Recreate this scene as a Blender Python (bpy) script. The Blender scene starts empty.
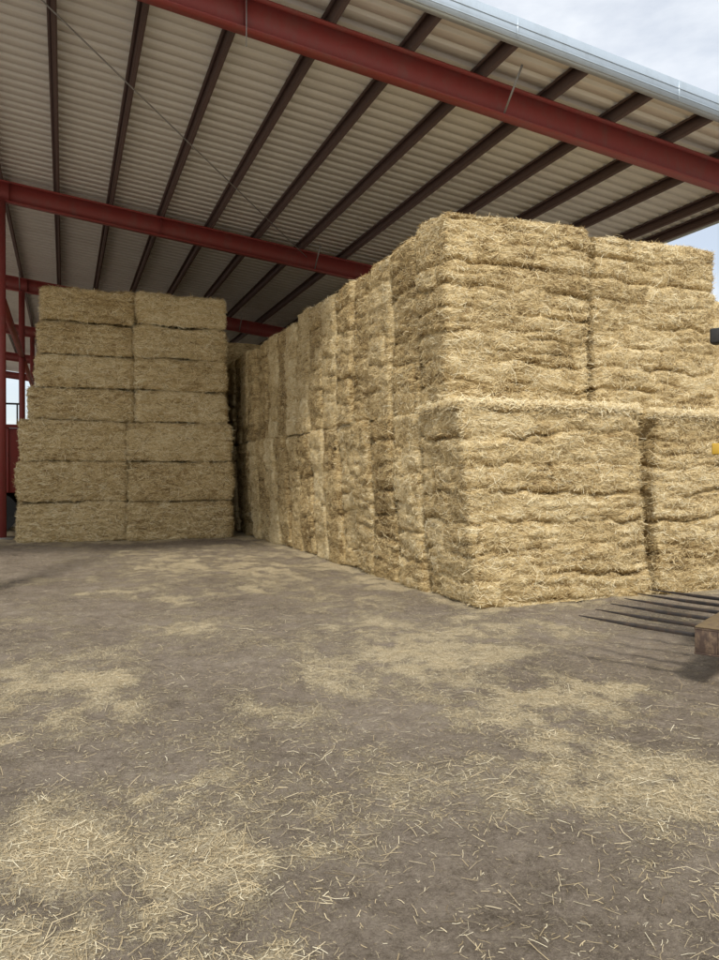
import bpy, math, random
import numpy as np
from mathutils import Vector, Matrix
rng=np.random.default_rng(7); random.seed(7)
scene=bpy.context.scene
scene.view_settings.view_transform='Standard'; scene.view_settings.look='None'; scene.view_settings.exposure=0
COL=scene.collection

# ---------------------------------------------------------------- helpers
def h3(ix,iy,iz,seed):
    h=(ix.astype(np.int64)*374761393+iy.astype(np.int64)*668265263+iz.astype(np.int64)*1440662683+int(seed)*362437)&0xffffffff
    h=((h^(h>>13))*1274126177)&0xffffffff
    h=((h^(h>>15))*2246822519)&0xffffffff
    h=h^(h>>16)
    return (h&0xffffff)/float(0xffffff)
def vn(x,y,z,seed=0):
    ix=np.floor(x);iy=np.floor(y);iz=np.floor(z)
    fx=x-ix;fy=y-iy;fz=z-iz
    fx=fx*fx*(3-2*fx);fy=fy*fy*(3-2*fy);fz=fz*fz*(3-2*fz)
    r=0
    for a in (0,1):
        for b in (0,1):
            for c in (0,1):
                w=(fx if a else 1-fx)*(fy if b else 1-fy)*(fz if c else 1-fz)
                r=r+w*h3(ix+a,iy+b,iz+c,seed)
    return r*2-1
def new_empty(name):
    e=bpy.data.objects.new(name,None); COL.objects.link(e); return e
def make_obj(name,verts,faces,mat,parent=None,smooth=False,attrs=None,fl=None):
    me=bpy.data.meshes.new(name)
    v=np.asarray(verts,dtype=np.float32); f=np.asarray(faces,dtype=np.int32)
    n=f.shape[1]
    me.vertices.add(len(v)); me.vertices.foreach_set('co',v.ravel())
    me.loops.add(f.size); me.loops.foreach_set('vertex_index',f.ravel())
    me.polygons.add(len(f)); me.polygons.foreach_set('loop_start',np.arange(0,f.size,n,dtype=np.int32))
    me.update(calc_edges=True)
    if smooth: me.polygons.foreach_set('use_smooth',np.ones(len(f),dtype=bool))
    if attrs:
        for k,a in attrs.items():
            at=me.attributes.new(k,'FLOAT','POINT'); at.data.foreach_set('value',np.asarray(a,dtype=np.float32))
    me.materials.append(mat); me.validate()
    ob=bpy.data.objects.new(name,me); COL.objects.link(ob)
    if parent: ob.parent=parent
    return ob
class Boxes:
    def __init__(s): s.v=[];s.f=[]
    def hexa(s,c):
        b=len(s.v); s.v+= [tuple(p) for p in c]
        for q in ((0,3,2,1),(4,5,6,7),(0,1,5,4),(1,2,6,5),(2,3,7,6),(3,0,4,7)): s.f.append([b+i for i in q])
    def box(s,x0,x1,y0,y1,z0,z1):
        s.hexa([(x0,y0,z0),(x1,y0,z0),(x1,y1,z0),(x0,y1,z0),(x0,y0,z1),(x1,y0,z1),(x1,y1,z1),(x0,y1,z1)])
    def bar(s,p,q,w,h=None,taper=1.0):
        p=Vector(p);q=Vector(q);d=(q-p).normalized();h=h or w
        up=Vector((0,0,1)) if abs(d.z)<.9 else Vector((0,1,0))
        r=d.cross(up).normalized();u=r.cross(d)
        c=[]
        for (e,t) in ((p,1),(q,taper)):
            for a,b in ((-1,-1),(1,-1),(1,1),(-1,1)): c.append(e+r*a*w*t/2+u*b*h*t/2)
        s.hexa(c)
    def obj(s,name,mat,parent=None,bevel=0,mtx=None):
        v=s.v
        if mtx is not None: v=[tuple(mtx@Vector(p)) for p in v]
        o=make_obj(name,v,s.f,mat,parent)
        if bevel:
            m=o.modifiers.new('b','BEVEL'); m.width=bevel; m.segments=2; m.limit_method='ANGLE'
        return o
def cyl(name,p,q,r1,r2,mat,parent=None,n=24,mtx=None,smooth=True,caps=True):
    p=Vector(p);q=Vector(q)
    if mtx is not None: p=mtx@p;q=mtx@q
    d=(q-p).normalized(); up=Vector((0,0,1)) if abs(d.z)<.9 else Vector((1,0,0))
    a=d.cross(up).normalized(); b=d.cross(a)
    v=[];f=[]
    for e,r in ((p,r1),(q,r2)):
        for i in range(n):
            t=2*math.pi*i/n; v.append(tuple(e+a*math.cos(t)*r+b*math.sin(t)*r))
    v.append(tuple(p));v.append(tuple(q))
    me=bpy.data.meshes.new(name)
    for i in range(n):
        j=(i+1)%n; f.append((i,j,n+j,n+i))
        if caps: f.append((2*n,j,i)); f.append((2*n+1,n+i,n+j))
    me.from_pydata(v,[],f); me.materials.append(mat)
    if smooth:
        for pl in me.polygons: pl.use_smooth=len(pl.vertices)==4
    o=bpy.data.objects.new(name,me); COL.objects.link(o)
    if parent:o.parent=parent
    return o

# ---------------------------------------------------------------- materials
class NT:
    def __init__(s,name):
        s.m=bpy.data.materials.new(name); s.m.use_nodes=True; s.t=s.m.node_tree
        s.b=s.t.nodes['Principled BSDF']
        s.tc=s.t.nodes.new('ShaderNodeTexCoord')
    def n(s,t,**k):
        x=s.t.nodes.new(t)
        for a,b in k.items(): setattr(x,a,b)
        return x
    def l(s,a,b): s.t.links.new(a,b)
    def mapping(s,scale,rot=(0,0,0),src=None):
        m=s.n('ShaderNodeMapping'); m.inputs['Scale'].default_value=scale; m.inputs['Rotation'].default_value=rot
        s.l(src or s.tc.outputs['Object'],m.inputs['Vector']); return m.outputs[0]
    def noise(s,vec,scale,detail=3,rough=.6,dist=0):
        x=s.n('ShaderNodeTexNoise'); x.inputs['Scale'].default_value=scale;x.inputs['Detail'].default_value=detail
        x.inputs['Roughness'].default_value=rough; x.inputs['Distortion'].default_value=dist
        s.l(vec,x.inputs['Vector']); return x.outputs['Fac']
    def math(s,op,a,b=None,c=None,clamp=False):
        x=s.n('ShaderNodeMath',operation=op,use_clamp=clamp)
        for i,v in enumerate((a,b,c)):
            if v is None: continue
            if isinstance(v,(int,float)): x.inputs[i].default_value=v
            else: s.l(v,x.inputs[i])
        return x.outputs[0]
    def ramp(s,fac,stops):
        x=s.n('ShaderNodeValToRGB'); e=x.color_ramp.elements
        while len(e)<len(stops): e.new(.5)
        for i,(p,c) in enumerate(stops): e[i].position=p; e[i].color=(*c,1) if len(c)==3 else c
        s.l(fac,x.inputs[0]); return x.outputs[0]
    def mix(s,fac,a,b,bt='MIX'):
        x=s.n('ShaderNodeMix',data_type='RGBA',blend_type=bt)
        for i,v in ((0,fac),(6,a),(7,b)):
            if isinstance(v,(int,float)): x.inputs[i].default_value=v
            elif isinstance(v,tuple): x.inputs[i].default_value=(*v,1)
            else: s.l(v,x.inputs[i])
        return x.outputs[2]
    def attr(s,name):
        x=s.n('ShaderNodeAttribute',attribute_name=name); return x.outputs['Fac']
    def bump(s,h,strength,dist):
        x=s.n('ShaderNodeBump'); x.inputs['Strength'].default_value=strength; x.inputs['Distance'].default_value=dist
        s.l(h,x.inputs['Height']); s.l(x.outputs[0],s.b.inputs['Normal'])
    def col(s,c):
        if isinstance(c,tuple): s.b.inputs['Base Color'].default_value=(*c,1)
        else: s.l(c,s.b.inputs['Base Color'])
    def rough(s,r): s.b.inputs['Roughness'].default_value=r

def bale_mat():
    k=NT('straw_bale')
    warp=k.n('ShaderNodeTexNoise'); warp.inputs['Scale'].default_value=3.0; warp.inputs['Detail'].default_value=2
    k.l(k.tc.outputs['Object'],warp.inputs['Vector'])
    add=k.n('ShaderNodeVectorMath',operation='MULTIPLY_ADD'); k.l(warp.outputs['Color'],add.inputs[0])
    add.inputs[1].default_value=(.16,.16,.16); k.l(k.tc.outputs['Object'],add.inputs[2])
    v=add.outputs[0]
    n1=k.noise(k.mapping((5,5,60),(0,0,0),v),1.0,3,.65)
    n2=k.noise(k.mapping((7,7,85),(.5,.55,0),v),1.0,2,.6)
    n3=k.noise(k.mapping((9,9,80),(-.6,-.5,.2),v),1.0,2,.6)
    n4=k.noise(k.mapping((60,60,9),(.2,-.2,0),v),1.0,2,.6)
    m=k.math('MAXIMUM',k.math('MAXIMUM',n1,n2),k.math('MAXIMUM',n3,k.math('MULTIPLY',n4,.93)))
    lo=k.noise(k.tc.outputs['Object'],1.6,4,.6)
    mid=k.noise(k.mapping((4,4,14)),1.5,4,.7)
    t=k.math('ADD',m,k.math('MULTIPLY',k.math('SUBTRACT',lo,.5),.3))
    t=k.math('ADD',t,k.math('MULTIPLY',k.math('SUBTRACT',mid,.5),.42))
    t=k.math('ADD',t,k.attr('tone'))
    c=k.ramp(t,[(.37,(.095,.056,.020)),(.48,(.33,.22,.09)),(.60,(.61,.46,.225)),(.78,(.82,.69,.42))])
    k.col(c); k.rough(.75); k.b.inputs['Specular IOR Level'].default_value=.25
    k.bump(m,1.0,.03); return k.m
def sliver_mat(name,stops):
    k=NT(name); c=k.ramp(k.attr('tone'),stops); k.col(c); k.rough(.6); k.b.inputs['Specular IOR Level'].default_value=.3
    return k.m
M_bale=bale_mat()
M_sliv=sliver_mat('straw_stems',[(0,(.20,.125,.048)),(.3,(.49,.355,.16)),(.62,(.73,.58,.31)),(1,(.88,.79,.54))])
M_gsliv=sliver_mat('loose_straw_stems',[(0,(.24,.175,.09)),(.4,(.52,.41,.235)),(.8,(.70,.59,.38)),(1,(.82,.74,.53))])

def paint(name,c,rough=.5,metal=0,var=.25,dirt=(.12,.09,.06),dirtamt=.35,scale=1.2,bump=.0):
    k=NT(name)
    a=k.noise(k.mapping((1,1,.6)),scale*3,6,.7); b=k.noise(k.mapping((1,1,1)),scale*18,4,.7)
    base=k.mix(k.math('MULTIPLY',b,var*2,clamp=True),c,tuple(x*.6 for x in c))
    f=k.math('MULTIPLY',k.math('SUBTRACT',a,.48,clamp=True),dirtamt*6,clamp=True)
    k.col(k.mix(f,base,dirt)); k.rough(rough); k.b.inputs['Metallic'].default_value=metal
    if bump: k.bump(b,bump,.005)
    return k.m
M_red=paint('red_primer_steel',(.29,.050,.044),.6,0,.25,(.19,.09,.075),.4)
M_purlin=paint('oxide_purlin_steel',(.095,.055,.048),.6,0,.3,(.09,.065,.056),.3)
M_galv=paint('galvanised_trim',(.55,.64,.72),.4,.3,.12,(.40,.46,.50),.35)
M_rod=paint('grey_rod',(.35,.35,.35),.5,.3)
M_black=paint('black_rubber',(.02,.02,.02),.7,0,.3,(.06,.05,.04),.5)
M_steel=paint('dark_worn_steel',(.06,.052,.048),.45,.5,.4,(.13,.08,.05),.5,4)
M_rust=paint('rusty_steel',(.085,.052,.036),.8,0,.5,(.22,.15,.09),.7,5,.5)
M_strip=paint('worn_yellow_paint',(.22,.155,.075),.7,0,.5,(.11,.07,.045),.8,6,.4)
M_yellow=paint('yellow_machine_paint',(.62,.38,.03),.4,0,.2,(.3,.2,.1),.4,3)
M_glass=paint('dark_cab_glass',(.03,.04,.045),.1,0,.1,(.05,.05,.05),.1)
M_white=paint('white_sheet',(.6,.6,.58),.6,0,.15,(.4,.38,.34),.3)
M_conc=paint('footing_concrete',(.3,.28,.25),.9)
M_dred=paint('dark_red_trailer_paint',(.26,.03,.025),.5,0,.3,(.12,.05,.04),.4)

def roof_mat():
    k=NT('roof_sheet')
    a=k.noise(k.mapping((.25,1.3,1)),1.2,5,.6); b=k.noise(k.mapping((.6,12,1)),2,3,.6)
    f=k.math('ADD',k.math('MULTIPLY',a,.6),k.math('MULTIPLY',b,.4))
    k.col(k.ramp(f,[(.3,(.78,.78,.78)),(.5,(.86,.87,.88)),(.7,(.90,.92,.93))])); k.rough(.5)
    k.b.inputs['Specular IOR Level'].default_value=.5
    return k.m
M_roof=roof_mat()

def ground_mat():
    k=NT('dirt_yard'); v=k.tc.outputs['Object']
    s=k.attr('straw')
    a=k.noise(v,.7,6,.65); b=k.noise(v,5,8,.78); c=k.noise(v,42,6,.85); d=k.noise(v,150,3,.7)
    t=k.math('ADD',k.math('MULTIPLY',a,.25),k.math('ADD',k.math('MULTIPLY',b,.35),k.math('MULTIPLY',c,.4)))
    dirt=k.ramp(t,[(.39,(.12,.094,.068)),(.46,(.225,.182,.137)),(.53,(.32,.264,.203)),(.61,(.45,.38,.295))])
    peb=k.math('MULTIPLY',k.math('SUBTRACT',d,.57,clamp=True),9,clamp=True)
    dirt=k.mix(k.math('MULTIPLY',peb,.6),dirt,(.54,.46,.33))
    drk=k.math('MULTIPLY',k.math('SUBTRACT',k.noise(k.mapping((1,1,1),(1,2,3)),85,4,.8),.57,clamp=True),8,clamp=True)
    dirt=k.mix(k.math('MULTIPLY',drk,.6),dirt,(.085,.065,.048))
    wv=k.n('ShaderNodeTexNoise'); wv.inputs['Scale'].default_value=7; k.l(v,wv.inputs['Vector'])
    ad=k.n('ShaderNodeVectorMath',operation='MULTIPLY_ADD'); k.l(wv.outputs['Color'],ad.inputs[0]); ad.inputs[1].default_value=(.12,.12,0); k.l(v,ad.inputs[2]); vv=ad.outputs[0]
    f1=k.noise(k.mapping((14,150,1),(0,0,.4),vv),1.0,1,.6); f2=k.noise(k.mapping((170,15,1),(0,0,.9),vv),1.0,1,.6)
    f3=k.noise(k.mapping((130,16,1),(0,0,-.5),vv),1.0,1,.6)
    fm=k.math('MAXIMUM',f1,k.math('MAXIMUM',f2,f3))
    ch=k.math('ADD',k.math('MULTIPLY',fm,.62),k.math('MULTIPLY',k.noise(v,55,4,.85),.38))
    cov=k.math('MULTIPLY',k.math('SUBTRACT',k.math('ADD',ch,k.math('MULTIPLY',s,.24)),.628),8.0,clamp=True)
    sc=k.ramp(k.noise(v,70,5,.85),[(.36,(.28,.21,.115)),(.5,(.58,.48,.30)),(.62,(.78,.69,.49))])
    k.col(k.mix(k.math('MULTIPLY',cov,.85),dirt,sc)); k.rough(.95); k.b.inputs['Specular IOR Level'].default_value=.1
    # unseen yard behind the camera, paled to bounce light onto the roof underside
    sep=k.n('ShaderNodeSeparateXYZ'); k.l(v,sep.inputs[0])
    bounce=k.math('MULTIPLY',k.math('SUBTRACT',-1.0,sep.outputs['Y']),.25,clamp=True)
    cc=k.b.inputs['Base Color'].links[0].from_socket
    k.col(k.mix(bounce,cc,(.48,.43,.35)))
    h=k.math('ADD',k.math('MULTIPLY',b,.6),k.math('ADD',k.math('MULTIPLY',c,.5),k.math('MULTIPLY',cov,.2)))
    k.bump(h,1.0,.045); return k.m
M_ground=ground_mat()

# ---------------------------------------------------------------- ground
PATCH=[(3.57,4.40,.52,.40,2.0),(2.85,3.10,.50,.40,1.8),(.08,3.60,.32,.22,1.3),(.50,3.13,.32,.18,1.3),(.66,3.96,.13,.28,1.0),
(2.9,5.7,.9,.5,.75),(2.63,4.5,.35,.3,.65),(.63,10.6,.5,.35,1.2),(1.43,9.75,.3,.5,.8),(-.17,6.1,.5,.45,.8),(-.28,4.95,.35,.25,.9),
(.65,2.42,.22,.14,1.1),(-.05,2.9,.3,.12,1.1),(.23,5.65,.2,.5,.7),(3.2,10.5,1.1,1.8,.5),(2.0,12.5,1.6,1.6,.5),(1.0,7.6,1.2,.8,.35),(4.3,6.6,1.2,.6,.75),
(2.0,15.5,2,2,.6),(1.5,5.2,.8,.5,.15),(-.6,9,.8,1.2,.5),(3.2,7.6,.7,1.0,.5)]
def straw_mask(x,y):
    wx=x+.26*vn(x*1.9,y*1.9,x*0,11)+.12*vn(x*6,y*6,x*0,14); wy=y+.26*vn(x*1.9,y*1.9,x*0,12)+.12*vn(x*6,y*6,x*0,15)
    m=np.zeros_like(x)
    for (cx,cy,rx,ry,s) in PATCH:
        q=((wx-cx)/rx)**2+((wy-cy)/ry)**2
        m=m+s*(.85*np.exp(-q)+.15*np.exp(-q/4))
    d=np.maximum(np.maximum(4.5-wx,wx-10.5),np.maximum(7.8-wy,wy-30)); m=m+.9*np.exp(-(np.maximum(d,0)/.32)**2)
    d=np.maximum(np.maximum(-1.3-wx,wx-4.2),np.maximum(18.8-wy,wy-30)); m=m+.8*np.exp(-(np.maximum(d,0)/.5)**2)
    m=m+.42*np.clip(vn(x*.9,y*.9,x*0,21)+.6*vn(x*2.5,y*2.5,x*0,22)+.05,0,1)+.12
    m=m*(.80+.45*vn(x*5,y*5,x*0,31)+.35*vn(x*14,y*14,x*0,32))
    return np.clip(m,0,1.3)
def ground_h(x,y):
    h=.025*vn(x*.6,y*.6,x*0,1)+.016*vn(x*2.5,y*2.5,x*0,2)+.011*vn(x*7,y*7,x*0,3)+.008*vn(x*15,y*15,x*0,4)
    fade=np.clip(1-np.maximum(np.abs(x-4)-14,0)/8,0,1)*np.clip(1-np.maximum(np.abs(y-9)-14,0)/8,0,1)
    return h*fade
gx=np.concatenate([[-1500,-600,-250,-100,-50,-30,-20,-14],np.arange(-9,-1.5,.3),np.arange(-1.5,7.5,.03),np.arange(7.5,20,.3),[24,32,50,100,250,600,1500]])
gy=np.concatenate([[-1500,-600,-250,-100,-50,-25,-12,-6,-3],np.arange(-1,1.2,.25),np.arange(1.2,9,.03),np.arange(9,20,.07),np.arange(20,30,.5),[34,40,50,70,100,150,250,600,1500]])
GX,GY=np.meshgrid(gx,gy); x=GX.ravel();y=GY.ravel()
nx=len(gx);ny=len(gy)
ii=(np.arange(ny-1)[:,None]*nx+np.arange(nx-1)[None,:]).ravel()
F=np.stack([ii,ii+1,ii+1+nx,ii+nx],1)
sm=straw_mask(x,y)
V=np.stack([x,y,ground_h(x,y)+.01*np.clip(sm,0,1)],1)
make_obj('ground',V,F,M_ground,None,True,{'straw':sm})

# ---------------------------------------------------------------- straw slivers
def slivers(name,pos,dirs,nor,length,width,tone,mat,parent=None,curl=.15):
    n=len(pos)
    side=np.cross(dirs,nor); side/=np.linalg.norm(side,axis=1)[:,None]+1e-9
    L=length[:,None];W=width[:,None]
    b=nor*(rng.normal(0,curl,n)[:,None])*L
    p0=pos-dirs*L/2;p2=pos+dirs*L/2+b*.3;p1=pos+b*.5+side*(rng.normal(0,.08,n)[:,None])*L
    V=np.stack([p0-side*W/2,p0+side*W/2,p1-side*W/2,p1+side*W/2,p2-side*W/2,p2+side*W/2],1).reshape(-1,3)
    o=np.arange(n)[:,None]*6
    F=np.concatenate([o+np.array([[0,1,3,2]]),o+np.array([[2,3,5,4]])],0)
    return make_obj(name,V,F,mat,parent,False,{'tone':np.repeat(tone,6)})

N=1700000
cx=rng.uniform(-6,10,N); 
zy=rng.uniform(0,1,N); cy=1.4+ (zy**1.7)*18.5
m=straw_mask(cx,cy)
keep=rng.uniform(0,1,N)<np.clip(.030+m**1.6*.38,0,.55)*np.clip(7/(cy+1.0),.25,1)
keep&=np.abs(cx-cy*.3)<cy*.72+1.0
# only where the ground is open
keep&=~((cx>4.45)&(cy>7.8)); keep&=~((cy>18.9)&(cx>-1.2))
cx=cx[keep];cy=cy[keep];mm=m[keep];n=len(cx)
ang=rng.uniform(0,2*math.pi,n); el=rng.normal(0,.12,n)
D=np.stack([np.cos(ang)*np.cos(el),np.sin(ang)*np.cos(el),np.sin(el)],1)
Nn=np.stack([rng.normal(0,.25,n),rng.normal(0,.25,n),np.ones(n)],1);Nn/=np.linalg.norm(Nn,axis=1)[:,None]
ln=np.clip(rng.lognormal(math.log(.028),.72,n),.008,.2); wd=rng.uniform(.0012,.0030,n)
P=np.stack([cx,cy,ground_h(cx,cy)+.012*np.clip(mm,0,1)+rng.uniform(.001,.012,n)],1)
slivers('loose_straw',P,D,Nn,ln,wd,np.clip(rng.normal(.52,.27,n),0,1),M_gsliv,None,.1)
print('ground straws',n)

# ---------------------------------------------------------------- bales
def block(x0,x1,y0,y1,z0,z1,res,fine,r,courses,seed,tone,lean=(0,0),big=False):
    """returns verts, faces, tone, fine-flag, groove depth"""
    c=np.array([(x0+x1)/2,(y0+y1)/2,(z0+z1)/2]);hs=np.array([x1-x0,y1-y0,z1-z0])/2
    VV=[];FF=[];off=0;fid=[]
    for face in ('-x','+x','-y','+y','+z'):
        ax='xyz'.index(face[1]);sg=-1 if face[0]=='-' else 1
        o=[i for i in range(3) if i!=ax]
        rs=res if face in fine else .3
        nu=max(2,int(2*hs[o[0]]/rs));nv=max(2,int(2*hs[o[1]]/rs))
        U,W=np.meshgrid(np.linspace(-1,1,nu+1),np.linspace(-1,1,nv+1))
        p=np.zeros((U.size,3));p[:,o[0]]=U.ravel()*hs[o[0]];p[:,o[1]]=W.ravel()*hs[o[1]];p[:,ax]=sg*hs[ax]
        i=(np.arange(nv)[:,None]*(nu+1)+np.arange(nu)[None,:]).ravel()
        q=np.stack([i,i+1,i+nu+2,i+nu+1],1)
        flip=(sg<0)^(ax==1)
        if flip: q=q[:,::-1]
        VV.append(p);FF.append(q+off);off+=len(p);fid.append(np.full(len(q),1 if face in fine else 0))
    p=np.concatenate(VV);f=np.concatenate(FF);fid=np.concatenate(fid)
    inner=np.clip(p,-(hs-r),hs-r);d=p-inner;nr=d/(np.linalg.norm(d,axis=1)[:,None]+1e-9)
    p=inner+nr*r
    w=p+c;x,y,z=w.T
    u=np.where(np.abs(nr[:,0])>np.abs(nr[:,1]),y,x)
    mid=vn(x*4,y*4,z*13,seed+2);fin=vn(x*11,y*11,z*34,seed+3)
    disp=.040*vn(x*1.1,y*1.1,z*1.3,seed)+.014*vn(x*3,y*3,z*6,seed+1)+.016*mid+.011*fin
    hz=np.clip(1-np.abs(nr[:,2])*1.2,0,1)
    ch=(z1-z0)/courses
    s=(z-z0)/ch+.20*vn(x*1.3,y*1.3,z*.8,seed+5)+.14*vn(x*5,y*5,z*3,seed+9)
    k=np.round(s);dz=np.abs(s-k)*ch
    dep=.4+.6*h3(k,k*0+seed,k*0,3)
    dep=dep*np.clip(.65+1.1*vn(x*1.9,y*1.9,k*3.1,seed+33),.08,1.3)
    groove=np.zeros(len(p))
    if not big:
        groove=hz*dep*np.exp(-(dz/.026)**2)
        disp-=groove*.085
        s2=s*2.9+.5*vn(x*2.3,y*2.3,z*2,seed+15);d2=np.abs(s2-np.round(s2))*ch/2.9
        g3=hz*np.exp(-(d2/.018)**2)*np.clip(.2+1.5*vn(x*2.8,y*2.8,np.round(s2)*2.7,seed+16),0,1.2)
        disp-=g3*.03
        co=np.floor(s);uw=.95
        uo=u/uw+h3(co,co*0+seed,co*0,8)+.08*vn(x*3,y*3,z*3,seed+6)
        du=np.abs(uo-np.round(uo))*uw
        g2=hz*np.exp(-(du/.025)**2)*h3(co,np.round(uo),co*0+seed,19)
        disp-=g2*.045;groove=np.maximum(np.maximum(groove,g2*.6),g3*.5)
        tn=tone+.10*(h3(co,np.round(uo+.5),co*0+seed,10)-.5)-.10*groove+.055*mid+.05*fin  # tone also darkened in the grooves: painted crease shade
        disp+=hz*.040*(h3(co,np.floor(uo+.001),co*0+seed,12)-.5)*np.clip(np.minimum(dz,du)/.05,0,1)
    else:
        s2=(z-z0)/.14+.4*vn(x*1.0,y*1.0,z*2,seed+15);d2=np.abs(s2-np.round(s2))*.14
        g3=hz*np.exp(-(d2/.02)**2)*np.clip(.3+1.2*vn(x*1.3,y*1.3,np.round(s2)*2.7,seed+16),0,1.2)
        disp-=g3*.035;groove=g3*.6
        tn=tone+.05*mid+.05*fin-.05*g3  # groove term paints some crease shade into the tone
        disp+=hz*.03*(1-((z-c[2])/hs[2])**2)
    p=p+nr*disp[:,None]+c
    t=(p[:,2]-z0)/(z1-z0)
    p[:,0]+=lean[0]*t;p[:,1]+=lean[1]*t
    return p,f,tn,fid,groove
class Stack:
    def __init__(s,name): s.e=new_empty(name); s.sp=[];s.name=name
    def add(s,bn,dens,*a,**k):
        p,f,tn,fid,gv=block(*a,**k)
        make_obj(bn,p,f,M_bale,s.e,True,{'tone':tn})
        if dens:
            ff=f[fid==1]; a0=p[ff[:,0]];a1=p[ff[:,1]];a2=p[ff[:,2]];a3=p[ff[:,3]]
            nr=np.cross(a2-a0,a3-a1);A=np.linalg.norm(nr,axis=1);nr/=A[:,None]+1e-9;A/=2
            n=int(A.sum()*dens)
            A=A*np.clip(1-1.3*gv[ff].mean(1),.03,1)
            i=rng.choice(len(ff),n,p=A/A.sum())
            ru=rng.uniform(0,1,(n,1));rv=rng.uniform(0,1,(n,1))
            P=(a0[i]*(1-ru)+a1[i]*ru)*(1-rv)+(a3[i]*(1-ru)+a2[i]*ru)*rv
            s.sp.append((P,nr[i],tn[ff[i,0]]))
    def fringe(s,p,q,n,nor):
        t=rng.uniform(0,1,(n,1));P=np.array(p)*(1-t)+np.array(q)*t+rng.normal(0,.03,(n,3))
        s.sp.append((P,np.tile(np.array(nor,float)/np.linalg.norm(nor),(n,1)),np.full(n,.08)))
    def straws(s,wmin,wmax,lmed):
        P=np.concatenate([a for a,_,_ in s.sp]);N_=np.concatenate([b for _,b,_ in s.sp]);T=np.concatenate([c for _,_,c in s.sp]);n=len(P)
        up=np.tile([0,0,1.],(n,1)); up[np.abs(N_[:,2])>.85]=[0,1,0]
        h=np.cross(N_,up);h/=np.linalg.norm(h,axis=1)[:,None]+1e-9
        u=np.cross(h,N_)
        a=rng.normal(0,.55,n);a[rng.uniform(0,1,n)<.15]+=math.pi/2
        out=np.abs(rng.normal(0,.11,n)); out[rng.uniform(0,1,n)<.03]+=.6
        out*=rng.choice([-1,1],n)
        D=h*np.cos(a)[:,None]+u*np.sin(a)[:,None]+N_*out[:,None]
        D/=np.linalg.norm(D,axis=1)[:,None]
        ln=np.clip(rng.lognormal(math.log(lmed),.45,n),.025,.26);wd=rng.uniform(wmin,wmax,n)
        P=P+N_*rng.uniform(.0,.007,n)[:,None]
        N2=N_+rng.normal(0,.3,(n,3));N2/=np.linalg.norm(N2,axis=1)[:,None]
        slivers('loose_stems',P,D,N2,ln,wd,np.clip(rng.normal(.52,.27,n)+T*2.2,0,1),M_sliv,s.e,.15)
        print(s.name,'stems',n)

A=Stack('hay_bale_stack')
# lower tier, front row
A.add('bale_block',2700,4.58,7.22,7.75,9.0,-.02,2.46,.026,{'-x','-y','+z'},.08,7,201,.02,lean=(-.22,.06))
A.add('bale_block',2700,7.27,9.75,7.72,9.0,-.02,2.42,.026,{'-x','-y','+z'},.08,7,202,.0,lean=(0,.05))
A.add('bale_block',800,9.8,12.3,7.9,9.1,-.02,2.42,.06,{'-x','-y','+z'},.10,7,203,.0)
# upper tier, front row
A.add('bale_block',2700,4.42,6.58,8.22,9.05,2.43,4.90,.026,{'-x','-y','+z'},.08,8,211,.0,lean=(-.03,.04))
A.add('bale_block',2700,6.64,8.82,8.25,9.05,2.43,4.86,.026,{'-x','-y','+z','+x'},.08,8,212,.01,lean=(.04,.05))
A.add('bale_block',800,8.9,11.1,10.2,11.4,2.43,4.70,.06,{'-x','-y','+z'},.10,7,213,.06)
A.fringe((4.37,7.86,2.46),(7.0,7.82,2.46),3200,(0,-1,.8));A.fringe((7.2,7.8,2.42),(9.8,7.8,2.42),3000,(0,-1,.8))
A.fringe((4.36,7.9,2.46),(4.40,9.0,2.46),1100,(-1,0,.8))
# the long side face
Y=9.10;k=0
tones=[.05,-.045,.0,.06,-.03,.08,-.05,.03,-.02,.07,-.04]
while Y<23:
    dd=.78+.16*random.random()
    res=.033 if Y<12 else .055
    den=max(350,2400*(9/Y)**1.6)
    xo=.10*(random.random()-.5)
    A.add('bale_block',den,4.55+xo,7.0,Y,Y+dd-.035,-.02,2.44+.05*(random.random()-.5),res,{'-x','+z','-y'},.09,6+k%2,300+k*7,tones[k%11],lean=(-.12-.08*random.random(),0))
    xo=.11*(random.random()-.5)
    A.add('bale_block',den,4.44+xo,6.8,Y+.03,Y+dd-.005,2.42,4.84+.16*(random.random()-.5),res,{'-x','+z','-y'},.09,6+(k+1)%2,303+k*7,tones[(k*3+4)%11],lean=(-.04+.08*random.random(),0))
    Y+=dd;k+=1
# bulk of the stack behind the visible faces
for j in range(9):
    yy=9.3+j*1.7
    for i,xx in enumerate((7.05,9.5)):
        A.add('bale_block',0,xx,xx+2.4,yy,yy+1.66,-.02,2.43,.25,set(),.1,6,500+j*3+i,0)
        if not(i==1 and j==0): A.add('bale_block',0,xx-.2,xx+2.1,yy+(0.3 if i else 0),yy+1.66,2.43,4.75,.25,set(),.1,6,600+j*3+i,0)
A.straws(.003,.0065,.085)

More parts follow.
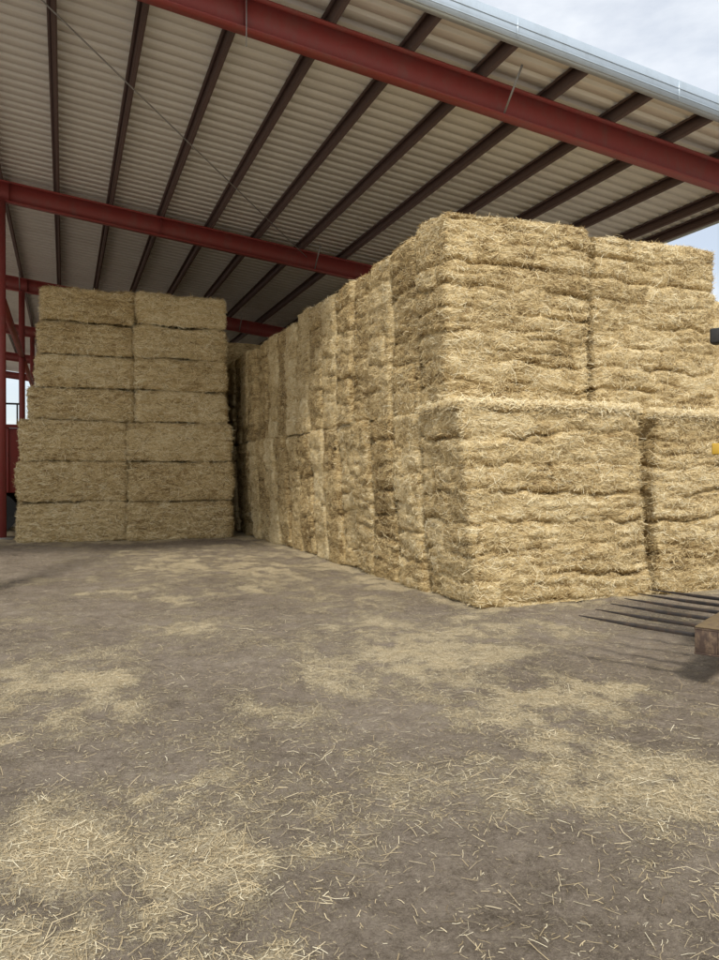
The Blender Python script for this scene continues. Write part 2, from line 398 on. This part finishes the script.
B=Stack('hay_bale_stack')
zz=-.02;rows=[.97,.97,.97,.80,.78,.80,.82]
xl=[-1.02,-.99,-.95,-.76,-.62,-.55,-.48]
for r_,hh in enumerate(rows):
    low=r_<3
    for c_ in range(2):
        if low: xs=(xl[r_],1.44) if c_==0 else (1.465,3.98)
        else: xs=(xl[r_],1.635) if c_==0 else (1.67,3.84)
        j=random.uniform(-.02,.02);jj=random.uniform(-.035,.035)
        y0=18.9+jj+(0 if low else .12)+(.25 if c_==0 else 0)
        B.add('big_bale',1500,xs[0]+j,xs[1]+j*.7,y0,y0+1.25,zz,zz+hh-.02,.04,{'-y','-x','+x','+z'},.08,2,700+r_*5+c_,random.uniform(-.02,.07),big=True)
        for q in range(1,3):
            B.add('big_bale',0,xs[0]+j,xs[1],y0+1.3*q,y0+1.3*q+1.25,zz,zz+hh-.015,.3,set(),.09,2,800+r_*5+c_+q*50,0,big=True)
    zz+=hh
B.straws(.005,.011,.13)

C=Stack('hay_bale_stack')
for j in range(7):
    for i in range(6):
        for t in range(3):
            yy=24.4+j*2.5;xx=-.6+i*2.25
            C.add('bale_block',0,xx,xx+2.22,yy,yy+2.45,t*2.0-.02,t*2.0+1.98,.3,set(),.1,5,900+j*20+i*3+t,-.03)

# ---------------------------------------------------------------- barn
barn=new_empty('open_hay_barn')
SL=.112
zb=lambda X:8.16-SL*X
XL,XR=-9.0,13.5
FY=[10.55+9.85*k for k in range(6)]
YF,YB=9.45,61.0
# sheet
ys=[];zs=[]
yv=YF
while yv<YB:
    for dy,dz in ((0,0),(.185,0),(.195,.07),(.28,.07),(.29,0)):
        ys.append(yv+dy);zs.append(dz)
    yv+=.305
ys=np.array(ys);zs=np.array(zs);n=len(ys)
V=np.concatenate([np.stack([np.full(n,X),ys,zb(X)+.715+zs],1) for X in (XL,XR)])
i=np.arange(n-1);F=np.stack([i,i+1,i+1+n,i+n],1)
make_obj('roof_sheet',V,F,M_roof,barn)
# purlins (Z section)
b=Boxes();X=2.4-1.28*8
px=[]
while X<13.0: px.append(X);X+=1.28
px.append(13.3)
for X in px:
    z=zb(X)
    b.box(X-.012,X+.012,YF+.05,YB,z+.505,z+.705)
    b.box(X+.012,X+.075,YF+.05,YB,z+.505,z+.52)
    b.box(X-.075,X-.012,YF+.05,YB,z+.69,z+.705)
b.obj('purlins',M_purlin,barn)
# rafters
b=Boxes()
for Y in FY:
    for (w,za,zc_) in ((.20,0,.022),(.014,.022,.478),(.20,.478,.5)):
        xa,xb=XL+.1,XR-.1
        b.hexa([(xa,Y-w/2,zb(xa)+za),(xb,Y-w/2,zb(xb)+za),(xb,Y+w/2,zb(xb)+za),(xa,Y+w/2,zb(xa)+za),
                (xa,Y-w/2,zb(xa)+zc_),(xb,Y-w/2,zb(xb)+zc_),(xb,Y+w/2,zb(xb)+zc_),(xa,Y+w/2,zb(xa)+zc_)])
    for xs_ in (2.4,-1.25,12.6):
        for sgn in (-1,1):
            b.box(xs_-.006,xs_+.006,Y+sgn*.053-.045,Y+sgn*.053+.045,zb(xs_)+.03,zb(xs_)+.47)
b.obj('rafters',M_red,barn)
# flange braces and fixings
b=Boxes()
for Y in FY[:3]:
    for X in (px[11]+.45,px[5]):
        b.bar((X-.05,Y-.06,zb(X)+.02),(X-.05,Y-.60,zb(X)+.56),.035,.006)
b.bar((px[8]-.0,FY[0]-.12,zb(2)+.5),(px[8]-.0,FY[0]-.12,zb(2)-.32),.012)
b.obj('flange_braces',M_rod,barn)
b=Boxes()
def rod(p,q): b.bar(p,q,.018)
rod((-1.25,FY[0]+.1,zb(-1.25)+.30),(6.4,FY[1]-.1,zb(6.4)+.30))
b.obj('brace_rods',M_rod,barn)
# posts
b=Boxes();fb=Boxes()
for Y in FY:
    for X in (-1.43,13.0,-8.7):
        zt=zb(X)
        b.box(X-.10,X+.10,Y-.125,Y-.105,0,zt-.003);b.box(X-.10,X+.10,Y+.105,Y+.125,0,zt-.003);b.box(X-.008,X+.008,Y-.105,Y+.105,0,zt-.003)
        fb.box(X-.28,X+.28,Y-.28,Y+.28,-.2,.06)
for i in range(1,5):
    b.box(-1.51,-1.35,FY[i]+.13,FY[i+1]-.13,5.9,6.05)
b.obj('posts',M_red,barn);fb.obj('footings',M_conc,barn)
# rake trim and eave
b=Boxes();xa,xb=XL,XR+.05
for (ya,yb_,za,zc_) in ((YF-.045,YF-.02,.50,.84),(YF-.02,YF+.10,.50,.515),(YF-.02,YF+.22,.825,.84)):
    b.hexa([(xa,ya,zb(xa)+za),(xb,ya,zb(xb)+za),(xb,yb_,zb(xb)+za),(xa,yb_,zb(xa)+za),(xa,ya,zb(xa)+zc_),(xb,ya,zb(xb)+zc_),(xb,yb_,zb(xb)+zc_),(xa,yb_,zb(xa)+zc_)])
X=XL+3
while X<XR: 
    b.box(X-.02,X+.02,YF-.049,YF-.045,zb(X)+.52,zb(X)+.82);X+=3.05
for zz_ in (.58,.70): # pressed ribs along the trim
    b.hexa([(xa,YF-.053,zb(xa)+zz_),(xb,YF-.053,zb(xb)+zz_),(xb,YF-.0455,zb(xb)+zz_),(xa,YF-.0455,zb(xa)+zz_),
            (xa,YF-.053,zb(xa)+zz_+.015),(xb,YF-.053,zb(xb)+zz_+.015),(xb,YF-.0455,zb(xb)+zz_+.015),(xa,YF-.0455,zb(xa)+zz_+.015)])
b.box(XR-.02,XR,YF,YB,zb(XR)+.52,zb(XR)+.70)
b.obj('rake_trim',M_galv,barn)

# ---------------------------------------------------------------- loader with hay fork (mostly outside the frame)
ld=new_empty('loader_with_hay_fork')
MT=Matrix.Translation((4.49,4.28,.02))@Matrix.Rotation(math.radians(30),4,'Z')
b=Boxes()
b.box(0,2.1,-.09,.09,.22,.235);b.box(0,2.1,-.09,.09,.405,.42);b.box(0,2.1,-.09,-.075,.235,.405);b.box(0,.012,-.075,.085,.235,.405)
b.obj('fork_channel',M_rust,ld,.004,MT)
b=Boxes();b.box(.0,2.1,-.085,.085,.422,.434);b.obj('wear_strip',M_strip,ld,.004,MT)
for i in range(6):
    xx=.06+i*.37
    b=Boxes();b.bar((xx,-.06,.35),(xx,.55,.37),.05,.028);b.bar((xx,.55,.37),(xx,1.02,.395),.05,.028,.25);b.obj('tine',M_steel,ld,.003,MT)
b=Boxes()
for xx in (.75,1.35):
    b.box(xx-.06,xx+.06,-.30,-.12,.15,2.9)
b.box(.69,1.41,-.28,-.16,2.9,3.0);b.box(.69,1.41,-.28,-.16,1.5,1.6)
b.obj('mast',M_steel,ld,.01,MT)
b=Boxes();b.bar((.34,.0,2.67),(.80,-.2,2.67),.04);b.obj('lamp_arm',M_steel,ld,0,MT)
b=Boxes();b.box(.30,.42,-.04,.06,2.61,2.73);b.obj('work_lamp',M_black,ld,.015,MT)
b=Boxes();b.bar((.40,.03,1.79),(.75,-.2,1.79),.05);b.box(.375,.46,-.01,.06,1.74,1.83);b.obj('hose_bracket',M_yellow,ld,.008,MT)
b=Boxes();b.box(.2,1.9,-3.6,-.55,.55,1.25);b.box(.3,1.8,-3.6,-2.5,1.25,1.75);b.obj('chassis',M_yellow,ld,.06,MT)
b=Boxes();b.box(.42,1.68,-2.35,-1.0,1.3,2.35);b.obj('cab_glass',M_glass,ld,.03,MT)
b=Boxes();b.box(.36,1.74,-2.42,-.93,2.36,2.48)
for xx in (.38,1.68):
    for yy in (-2.4,-1.0): b.box(xx-.001,xx+.05,yy,yy+.05,1.252,2.358)
b.obj('cab_frame',M_black,ld,.01,MT)
for yy in (-1.1,-3.0):
    for xx in (-.02,1.72):
        cyl('tyre',(xx,yy,.5),(xx+.4,yy,.5),.5,.5,M_black,ld,36,MT); cyl('rim',(xx-.01,yy,.5),(xx+.41,yy,.5),.26,.26,M_yellow,ld,24,MT)

# ---------------------------------------------------------------- things beyond the posts on the left
tr=new_empty('red_farm_trailer')
T0=-1.0
b=Boxes();b.box(-7.6,-1.1,T0+24.0,T0+26.4,1.1,2.9)
for i in range(13): b.box(-7.5+i*.5,-7.42+i*.5,T0+23.94,T0+23.999,1.1,2.9)
b.box(-7.7,-1.0,T0+23.9,T0+24.0,2.9,3.0);b.obj('body',M_dred,tr,.02)
b=Boxes();b.box(-7.6,-1.1,T0+24.6,T0+24.75,.8,1.1);b.box(-7.6,-1.1,T0+25.6,T0+25.75,.8,1.1)
for i in range(14):
    b.box(-7.6+i*.49,-7.56+i*.49,T0+23.95,T0+23.99,3.01,3.55)
b.box(-7.62,-1.15,T0+23.95,T0+23.99,3.551,3.60);b.obj('chassis',M_black,tr)
for xx in (-6.6,-5.4,-1.75):
    cyl('wheel',(xx,T0+24.0,.55),(xx,T0+24.35,.55),.55,.55,M_black,tr);cyl('wheel',(xx,T0+26.05,.55),(xx,T0+26.4,.55),.55,.55,M_black,tr)
hs=new_empty('hoop_shed')
v=[];f=[];n=24
for Yq in (85,110):
    for i in range(n+1):
        t=math.pi*i/n;v.append((-14-11*math.cos(t),Yq,2.5+6.5*math.sin(t)))
f=[(i,i+1,n+2+i,n+1+i) for i in range(n)]
make_obj('cover',v,f,M_white,hs,True)
b=Boxes();b.box(-25,-24.9,85,110,0,2.5);b.box(-3.1,-3,85,110,0,2.5)
for i in range(9):
    b.box(-24.9+i*2.72,-24.8+i*2.72,85,85.1,0,2.5)
b.box(-25,-3,85,85.1,2.5,2.6);b.obj('frame',M_steel,hs)
# distant trees as one leafy mass
k=NT('distant_foliage');k.col(k.ramp(k.noise(k.tc.outputs['Object'],.6,3),[(.35,(.03,.045,.02)),(.65,(.09,.11,.05))]));k.rough(.8)
n=16000;tx=rng.uniform(-160,160,n);ty=200+rng.normal(0,6,n);hh=5+3.5*vn(tx*.08,tx*0,tx*0,5)+2.5*vn(tx*.3,tx*0,tx*0,6)
tz=rng.uniform(0,1,n)**.7*np.maximum(hh,1.5)
P=np.stack([tx,ty,tz],1);D=rng.normal(0,1,(n,3));D/=np.linalg.norm(D,axis=1)[:,None];Nn=rng.normal(0,1,(n,3))
Nn-=D*(Nn*D).sum(1)[:,None];Nn/=np.linalg.norm(Nn,axis=1)[:,None]
slivers('distant_trees',P,D,Nn,rng.uniform(.8,1.8,n),rng.uniform(.5,1.2,n),np.zeros(n),k.m)

# ---------------------------------------------------------------- light
sun_el=math.radians(48); sx,sy=-.42,-1.0   # direction towards the sun (x,y)
az=math.atan2(sx,sy)  # clockwise from +Y
w=bpy.data.worlds.new('World');scene.world=w;w.use_nodes=True;t=w.node_tree
bg=t.nodes['Background'];sky=t.nodes.new('ShaderNodeTexSky');sky.sky_type='NISHITA';sky.sun_disc=False
sky.sun_elevation=sun_el;sky.sun_rotation=az%(2*math.pi);sky.dust_density=2.0
tc=t.nodes.new('ShaderNodeTexCoord');mp=t.nodes.new('ShaderNodeMapping');mp.inputs['Scale'].default_value=(1,1,2.6)
t.links.new(tc.outputs['Generated'],mp.inputs[0])
nz=t.nodes.new('ShaderNodeTexNoise');nz.inputs['Scale'].default_value=2.6;nz.inputs['Detail'].default_value=7;nz.inputs['Roughness'].default_value=.55
t.links.new(mp.outputs[0],nz.inputs['Vector'])
rp=t.nodes.new('ShaderNodeValToRGB');rp.color_ramp.elements[0].position=.38;rp.color_ramp.elements[0].color=(.45,.45,.45,1)
rp.color_ramp.elements[1].position=.60;rp.color_ramp.elements[1].color=(.97,.97,.97,1)
t.links.new(nz.outputs['Fac'],rp.inputs[0])
mx=t.nodes.new('ShaderNodeMix');mx.data_type='RGBA';t.links.new(rp.outputs[0],mx.inputs[0]);t.links.new(sky.outputs[0],mx.inputs[6]);mx.inputs[7].default_value=(7.1,7.35,7.65,1)
t.links.new(mx.outputs[2],bg.inputs[0]);bg.inputs[1].default_value=.15
sl=bpy.data.lights.new('sun','SUN');sl.energy=2.9;sl.angle=math.radians(8);sl.color=(1,.95,.87)
so=bpy.data.objects.new('sun',sl);COL.objects.link(so)
hor=math.hypot(sx,sy);dv=Vector((sx/hor*math.cos(sun_el),sy/hor*math.cos(sun_el),math.sin(sun_el)))
so.rotation_euler=dv.to_track_quat('Z','Y').to_euler();so.location=(0,-5,20)

# ---------------------------------------------------------------- camera
cd=bpy.data.cameras.new('camera');cam=bpy.data.objects.new('camera',cd);COL.objects.link(cam)
cd.sensor_fit='HORIZONTAL';cd.sensor_width=36;cd.lens=36*750/719;cd.clip_end=4000;cd.clip_start=.05
cam.location=(0,0,1.6);cam.rotation_euler=(math.radians(90-.4),0,math.radians(-21.5))
scene.camera=cam
